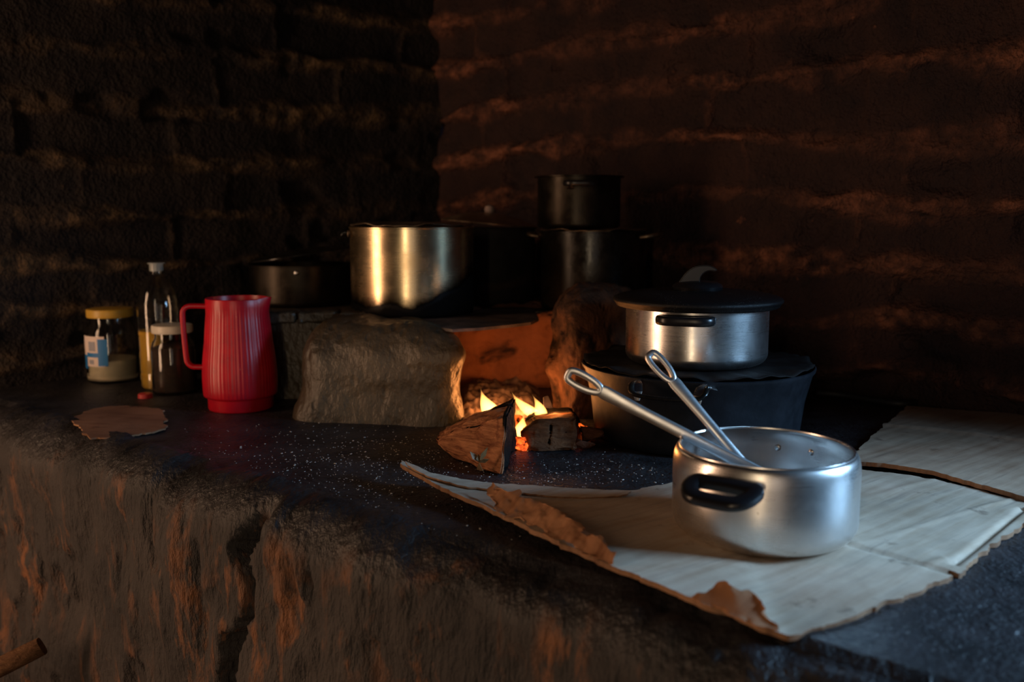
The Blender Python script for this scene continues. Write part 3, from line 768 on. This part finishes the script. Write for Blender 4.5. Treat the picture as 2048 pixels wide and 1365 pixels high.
obj('bottle_cap', lathe([(0, .281), (.0145, .281), (.0185, .280), (.0185, .278), (.0148, .2775), (.0148, .262), (.0135, .262), (.0135, .2705), (0, .2705)], 40), 'clear_cap', bo)
pc = on(291, 797)
cc = obj('bottle_cap', move(lathe([(0, .010), (.012, .010), (.0145, .0085), (.015, .002), (.015, 0), (0, 0)], 36), (pc.x, pc.y, .001)), 'red_cap')
tag(cc, 'small red cap lying at the foot of the oil bottle', 'cap')

# ================================================================== CARDBOARD
def poly_at(P, t):
    """point at fraction t of a polyline"""
    P = [Vector(p) for p in P]; L = [0]
    for a, b in zip(P, P[1:]): L.append(L[-1]+(b-a).length)
    x = t*L[-1]
    for i in range(len(P)-1):
        if x <= L[i+1] or i == len(P)-2:
            k = (x-L[i])/max(L[i+1]-L[i], 1e-9); return P[i].lerp(P[i+1], k)
def sheet(A, B, nu, nv, th, zf=None, rag=.003, seed=0, knots=None):
    """sheet between edge A and edge B (same direction), thickness th; returns geometry with rim = material 1"""
    A = smooth_path(A, 6); B = smooth_path(B, 6)
    top = np.zeros((nu+1, nv+1, 3))
    for i in range(nu+1):
        a = poly_at(A, i/nu); b = poly_at(B, i/nu)
        for j in range(nv+1): top[i, j] = a.lerp(b, j/nv)
    r = fbm(np.stack([top[..., 0]*70, top[..., 1]*70, top[..., 2]*0], -1), 3, seed)
    r2 = fbm(np.stack([top[..., 0]*70+9, top[..., 1]*70, top[..., 2]*0], -1), 3, seed+4)
    e = np.zeros((nu+1, nv+1)); e[:, 0] = 1; e[:, -1] = 1; e[0, :] = 1; e[-1, :] = 1
    top[..., 0] += e*r*rag; top[..., 1] += e*r2*rag
    top[..., 2] += .0012*fbm(np.stack([top[..., 0]*9, top[..., 1]*9, top[..., 2]*0], -1), 3, seed+2)+.0004
    if zf is not None: top[..., 2] += zf(top[..., 0], top[..., 1])
    bot = top.copy(); bot[..., 2] -= th
    n = (nu+1)*(nv+1); V = np.concatenate([top.reshape(-1, 3), bot.reshape(-1, 3)]); Fc = []; MI = []
    id_ = lambda i, j: i*(nv+1)+j
    for i in range(nu):
        for j in range(nv):
            q = (id_(i, j), id_(i+1, j), id_(i+1, j+1), id_(i, j+1)); Fc.append(q); MI.append(0)
            Fc.append(tuple(x+n for x in reversed(q))); MI.append(1)
    bd = [id_(i, 0) for i in range(nu)]+[id_(nu, j) for j in range(nv)]+[id_(i, nv) for i in range(nu, 0, -1)]+[id_(0, j) for j in range(nv, 0, -1)]
    for a, b in zip(bd, bd[1:]+bd[:1]): Fc.append((a, b, b+n, a+n)); MI.append(1)
    return (V, Fc, MI)
ZC = .0062
A = [on(800, 921, .030), on(850, 945, .022), on(930, 966, .010), on(1040, 978, ZC), on(1180, 986, ZC), on(1262, 984, ZC), on(1345, 966, ZC), on(1500, 946, ZC), on(1715, 939, ZC), on(1880, 962, ZC), on(2060, 1006, ZC), on(2130, 1014, ZC)]
B = [on(804, 932, .028), on(880, 974, .022), on(1000, 1026, .018), on(1120, 1085, .018), on(1230, 1132, .016), on(1380, 1194, .013), on(1510, 1246, .008), on(1592, 1268, .002), on(1740, 1220, .004), on(1882, 1164, ZC), on(1903, 1143, ZC), on(1926, 1146, ZC), on(1965, 1104, ZC), on(2048, 1050, ZC), on(2140, 1020, ZC)]
def creases(X, Y):
    z = 0*X
    # two folded lines in the sheet
    for (p, q, d) in ((on(1690, 1098), on(1900, 1158), -.004), (on(1345, 1120), on(1720, 1098), .002), (on(1905, 1142), on(2048, 1026), -.005), (on(1730, 1185), on(1890, 1128), .0015), (on(1720, 1100), on(2048, 1000), .0015), (on(1720, 1010), on(2000, 930), .0015)):
        a = Vector((p.x, p.y)); b = Vector((q.x, q.y)); ab = (b-a); L = ab.length; ab.normalize()
        s = (X-a.x)*ab.x+(Y-a.y)*ab.y; t = (X-a.x)*-ab.y+(Y-a.y)*ab.x
        z = z+d*np.exp(-(t/.004)**2)*((s > 0) & (s < L))
    return z
card = obj('cardboard_sheet', sheet(A, B, 260, 70, .0058, creases, .004, 51), ['cardboard', 'cardboard_edge'], None, sharp=50)
tag(card, 'flattened cardboard sheet with a torn curling edge, lying under the open pot', 'cardboard')
# the torn brown liner along the curled front edge
fa = [on(985, 968, .034), on(1030, 985, .036), (on(1090, 1010, .034)), on(1150, 1045, .034), on(1200, 1078, .032), on(1228, 1110, .024)]
fb = [on(990, 1012, .020), on(1035, 1036, .019), on(1090, 1064, .018), on(1150, 1097, .017), on(1195, 1118, .016), on(1228, 1133, .014)]
obj('torn_flap', sheet(fa, fb, 90, 20, .0012, lambda X, Y: .0028*fbm(np.stack([X*60, Y*60, X*0], -1), 3, 58), .009, 52), ['cardboard_brown', 'cardboard_brown'], card, sharp=50, label='torn brown inner layer standing up')
fa = [on(1395, 1188, .018), on(1430, 1180, .022), on(1452, 1160, .030), on(1470, 1182, .026), on(1512, 1184, .026), on(1520, 1210, .020)]
fb = [on(1385, 1198, .0135), on(1425, 1214, .013), on(1460, 1228, .012), on(1500, 1243, .010), on(1552, 1258, .006)]
obj('torn_flap', sheet(fa, fb, 30, 12, .0012, None, .006, 53), ['cardboard_brown', 'cardboard_brown'], card, sharp=50, label='torn brown inner layer standing up')
fa = [on(812, 922, .034), on(870, 947, .027), on(960, 965, .0155), on(1080, 974, .011), on(1200, 980, .011), on(1262, 981, .011)]
fb = [on(822, 938, .030), on(880, 962, .026), on(970, 980, .016), on(1080, 992, .012), on(1190, 994, .011), on(1250, 990, .011)]
obj('folded_strip', sheet(fa, fb, 90, 8, .0022, None, .003, 54), ['cardboard', 'cardboard_edge'], card, sharp=60)
# second sheet by the wall
A = [on(1640, 905, .010), on(1700, 868, .010), on(1765, 834, .010), on(1810, 813, .010)]
B = [on(1700, 922, .0125), on(1850, 942, .0125), on(2010, 984, .0125), on(2130, 1010, .0125)]
A2_ = [on(1815, 812, .009), on(1900, 818, .009), on(2000, 826, .009), on(2150, 838, .009)]
B2_ = [on(1690, 922, .0125), on(1850, 942, .0125), on(2010, 984, .0125), on(2150, 1016, .0125)]
def crease2(X, Y):
    p, q = on(1760, 862), on(2100, 897); a = Vector((p.x, p.y)); ab = Vector((q.x-p.x, q.y-p.y)); ab.normalize()
    t = (X-a.x)*-ab.y+(Y-a.y)*ab.x
    return .004*np.exp(-(t/.006)**2)
card2 = obj('cardboard_sheet', sheet(A2_, B2_, 120, 60, .0065, crease2, .003, 55), ['cardboard_darker', 'cardboard_edge'], None, sharp=50)
tag(card2, 'darker creased cardboard sheet between the front sheet and the brick wall', 'cardboard')
# small board scrap on the left
A = [on(142, 838, .006), on(190, 818, .007), on(250, 812, .007), on(330, 822, .006)]
B = [on(176, 876, .005), on(230, 874, .006), on(285, 868, .006), on(330, 858, .005)]
sc = obj('board_scrap', sheet(A, B, 40, 20, .003, None, .006, 56), ['board_scrap', 'cardboard_edge'], None, sharp=50)
tag(sc, 'small torn scrap of brown board in front of the jars', 'cardboard')

# ================================================================== FIRE
def log(name, label, pts, mat, seed, charfn, amp=.004, cracks=()):
    g = hull(pts, 7, amp, 34, seed, 0.0012, .0042)
    V = np.array(g[0]); ctr = V.mean(0); cr = np.zeros(len(V))
    for (a, b, w, dep) in cracks:
        a, b = np.array(a), np.array(b); ab = b-a
        t = np.clip(((V-a) @ ab)/(ab @ ab), 0, 1); q = a+t[:, None]*ab
        dd = np.linalg.norm(V-q, axis=1)+fbm(V*200, 2, seed)*.001
        k = 1-sstep(w*.6, w*1.3, dd); V = V+(ctr-V)/np.linalg.norm(ctr-V, axis=1, keepdims=True)*(k*dep)[:, None]; cr = np.maximum(cr, k)
    g = ([tuple(v) for v in V], g[1])
    o = obj(name, g, mat, None, sharp=60)
    V = np.array(g[0]); put_attr(o, 'char', np.maximum(charfn(V), cr*1.2))
    return tag(o, label, 'firewood', 'split logs in the fire mouth')
L1 = [on(1002, 953, .001), at(1014, 831, 1.345), on(914, 918, .001), at(866, 884, 1.43), at(872, 868, 1.46), at(950, 832, 1.45), at(985, 818, 1.46), at(1031, 795, 1.545), on(1034, 892, .001), on(960, 850, .001)]
def ch1(V):
    a, b, c = (np.array(p) for p in (L1[0], L1[1], L1[7])); n = np.cross(b-a, c-a); n /= np.linalg.norm(n)
    if n[0] < 0: n = -n
    side = sstep(-.012, -.001, (V-a) @ n)*sstep(1.325, 1.352, V[:, 1])
    return np.maximum(sstep(1.40, 1.53, V[:, 1]+.25*(V[:, 2]-.05)), side)
log('split_log', 'pale split log nearest the camera, its back end burning', L1, 'split_wood', 61, ch1, cracks=[(at(909, 878, 1.405), at(890, 915, 1.415), .0035, .012), (at(985, 945, 1.325), at(955, 938, 1.345), .003, .008), (at(870, 872, 1.44), at(1000, 842, 1.36), .002, .004)])
L2 = [on(1046, 884, .001), on(1065, 903, .001), on(1152, 903, .001), at(1037, 868, 1.475), at(1070, 842, 1.475), at(1152, 835, 1.475), on(1068, 852, .001), at(1060, 822, 1.60), at(1140, 815, 1.60), on(1160, 848, .001)]
def ch2(V): return .25+sstep(1.50, 1.56, V[:, 1])*.6
log('split_log', 'dark short split log with cracks, right of the pale one under the flames', L2, 'dark_wood', 62, ch2, cracks=[(at(1104, 842, 1.47), at(1096, 902, 1.463), .0020, .008), (at(1133, 848, 1.472), at(1130, 880, 1.466), .0012, .003), (at(1085, 850, 1.472), at(1080, 885, 1.466), .0013, .003)])
# cracks in the logs are carved in, their shade painted with the char colour
def flame(label, base, tip, r0, bend, ry=.6):
    base, tip = Vector(base), Vector(tip); n = 26; P = []; ra = []; rb = []
    for i in range(n+1):
        t = i/n; p = base.lerp(tip, t); p.x += bend*math.sin(PI*t)
        P.append(p); k = (math.sin(PI*min(1, (t+.10)/1.1)**.62))**1.0*(1-t**2.2)+.015
        ra.append(r0*k); rb.append(r0*ry*k)
    o = obj('flame', tube(P, ra, rb, up=(0, 1, 0), n=20), 'flame', None, sharp=180)
    return tag(o, label, 'flame', 'flames over the burning logs')
flame('single leaning flame at the left, behind the pale log', at(990, 836, 1.56), at(961, 776, 1.56), .0150, -.004)
flame('long flame sweeping left, the middle one of the fire', at(1080, 836, 1.565), at(1022, 782, 1.57), .0100, -.008)
flame('short upright flame, rightmost over the dark log', at(1084, 838, 1.545), at(1064, 789, 1.55), .0115, .003)
flame('low flame lapping the top of the dark log', at(1066, 856, 1.50), at(1100, 832, 1.515), .0100, .0)
flame('low flame in the gap between the two logs', at(1040, 874, 1.50), at(1048, 828, 1.51), .0125, .0)
rnd = random.Random(5)
def chunk(r, seed, sq=(1, 1, 1)):
    q = random.Random(seed)
    return [Vector((q.uniform(-1, 1)*r*sq[0], q.uniform(-1, 1)*r*sq[1], q.uniform(-1, 1)*r*sq[2])) for _ in range(14)]
EMB = [((1042, 888), .014, 'glowing ember in the gap between the logs, nearest the front'), ((1052, 868), .016, 'glowing ember wedged between the two logs'),
       ((1046, 850), .016, 'glowing ember behind the gap between the logs'), ((1100, 836), .015, 'glowing ember behind the top of the dark log'),
       ((1168, 858), .010, 'glowing ember right of the dark log, against the wide pot')]
for k, ((px, py), r, lbl) in enumerate(EMB):
    p = on(px, py, .006+r*.5)
    o = obj('ember', hull([p+v for v in chunk(r, 70+k)], 3, .003, 60, 70+k, .001, .004, 0), 'ember', None, sharp=60)
    tag(o, lbl, 'ember', 'embers among the logs')
CH = [((1186, 872), .020, 'reddish burnt wood chunk beside the wide dark pot, nearest it'), ((1168, 890), .014, 'small burnt wood chunk at the right foot of the dark log')]
for k, ((px, py), r, lbl) in enumerate(CH):
    p = on(px, py, r*.55)
    o = obj('burnt_chunk', hull([p+v for v in chunk(r, 90+k, (1.3, 1, .8))], 3, .004, 50, 90+k, .001, .004, 0), 'firebox_clay', None, sharp=60)
    tag(o, lbl, 'burnt wood', 'burnt chunks at the fire')
ps = at(1100, 830, 1.64); pe = at(1092, 795, 1.66)
o = obj('charred_stick', tube([ps-Vector((0, 0, .03)), ps, ps.lerp(pe, .6), pe], [.010, .010, .008, .005], .005, n=8, up=(0, 1, 0), sq=4), 'ash'); tag(o, 'upright charred stub with a grey face, behind the flames', 'burnt wood')
# ash heap
def heap():
    n = 70; V = []; Fc = []
    x0, x1, y0, y1 = -.12, .06, 1.60, 2.02
    for i in range(n+1):
        for j in range(n+1):
            x = x0+(x1-x0)*i/n; y = y0+(y1-y0)*j/n; V.append((x, y, 0))
    V = np.array(V, dtype=float)
    e = np.minimum(np.minimum(V[:, 0]-x0, x1-V[:, 0])/.03, (V[:, 1]-y0)/.06); e = np.clip(e, 0, 1)
    hgt = .018*sstep(1.62, 1.90, V[:, 1])*(.5+.5*sstep(.02, -.08, V[:, 0]))+.009*fbm(V*55, 4, 81)+.007
    V[:, 2] = np.maximum(hgt*e, .0005)
    I = np.arange((n+1)**2).reshape(n+1, n+1)
    Fc = np.stack([I[:-1, :-1], I[1:, :-1], I[1:, 1:], I[:-1, 1:]], -1).reshape(-1, 4).tolist()
    o = obj('ash_heap', (V, Fc), 'ash', None, sharp=180); tag(o, 'pale ash heaped inside the fire mouth behind the logs', 'ash', kind='stuff')
heap()
fire_light(at(1052, 800, 1.72), 1.25, .03)
fire_light(at(985, 802, 1.71), .3, .02)
fire_light(at(1048, 866, 1.50), .16, .012)
fire_light(at(1108, 818, 1.53), .34, .014)

# ================================================================== SMALL THINGS
# dried leaf on the pale log
def leaf():
    c = at(958, 925, 1.325); V = []; Fc = []
    for k, (ang, L) in enumerate(((128, .022), (96, .013), (62, .028), (20, .016))):
        a = math.radians(ang); d = Vector((math.cos(a), -.15, math.sin(a))); s = d.cross(Vector((0, 1, 0))).normalized(); b = len(V)
        V += [c, c+d*L*.5+s*.004+Vector((0, -.003, 0)), c+d*L, c+d*L*.5-s*.004+Vector((0, .002, 0))]
        Fc += [(b, b+1, b+2), (b, b+2, b+3)]
    V += [c, c+Vector((.006, 0, -.014)), c+Vector((-.004, .002, -.012))]; Fc.append((len(V)-3, len(V)-2, len(V)-1))
    o = obj('dried_leaf', (V, Fc), 'leaf', None, smooth=False)
    sm = o.modifiers.new('thickness', 'SOLIDIFY'); sm.thickness = .0008
    tag(o, 'shrivelled dry leaf caught on the front of the pale log', 'leaf')
leaf()
# dark hose along the foot of the wall
hz = [on(1632, 786, .012), on(1680, 790, .010), on(1740, 800, .008), on(1800, 808, .008), on(1830, 806, .008)]
o = obj('black_hose', tube(smooth_path(hz, 8), .0075, n=12), 'black_rubber'); tag(o, 'black hose lying along the foot of the brick wall, behind the cardboard', 'hose')
# stick at the bottom left
e1 = at(84, 1293, 1.50); e0 = e1+Vector((-.62, -.05, -.30))
sp_ = smooth_path([e0, e0.lerp(e1, .35)+Vector((0, 0, .012)), e0.lerp(e1, .7), e1], 8)
o = obj('firewood_stick', tube(sp_, [.020]*(len(sp_)-3)+[.018, .014, .008], .016, n=14, up=(0, 0, 1), sq=3), 'stick_wood'); tag(o, 'wooden stick propped against the bench front, bottom left', 'firewood')
# pale crumbs and ash flecks
def crumbs():
    q = random.Random(3); V = []; Fc = []
    def chip(c, L, w, a, h):
        b = len(V); d = Vector((math.cos(a), math.sin(a), 0)); s = Vector((-d.y, d.x, 0))
        for (i, j, k) in ((-1, -1, 0), (1, -1, 0), (1, 1, 0), (-1, 1, 0), (-1, -1, 1), (1, -1, 1), (1, 1, 1), (-1, 1, 1)):
            V.append(c+d*(i*L)+s*(j*w*(.7 if k else 1))+Vector((0, 0, k*h)))
        Fc.extend([(b+4, b+5, b+6, b+7), (b, b+1, b+5, b+4), (b+1, b+2, b+6, b+5), (b+2, b+3, b+7, b+6), (b+3, b, b+4, b+7)])
    def bad(p):
        if (p.x-.331)**2+(p.y-1.632)**2 < .21**2: return True
        pe = (Vector((p.x, p.y))-P0).dot(EN)
        return pe > -.07
    k = 0
    while k < 1100:
        u = q.random()
        if u < .6: px, py = q.gauss(720, 140), q.gauss(930, 45)
        elif u < .8: px, py = q.gauss(1150, 120), q.gauss(945, 18)
        else: px, py = q.uniform(330, 1300), q.uniform(845, 1090)
        if not (845 < py < 1110): continue
        p = on(px, py, .0022)
        if bad(p): continue
        r = q.choice([.0004]*7+[.0006]*3+[.0010]); chip(p, r*q.uniform(1, 2), r, q.uniform(0, PI), r)
        k += 1
    o = obj('ash_flecks', (V, Fc), 'crumb', None, smooth=False); tag(o, 'pale ash flecks and crumbs scattered over the black bench top', 'crumbs', kind='stuff')
crumbs()
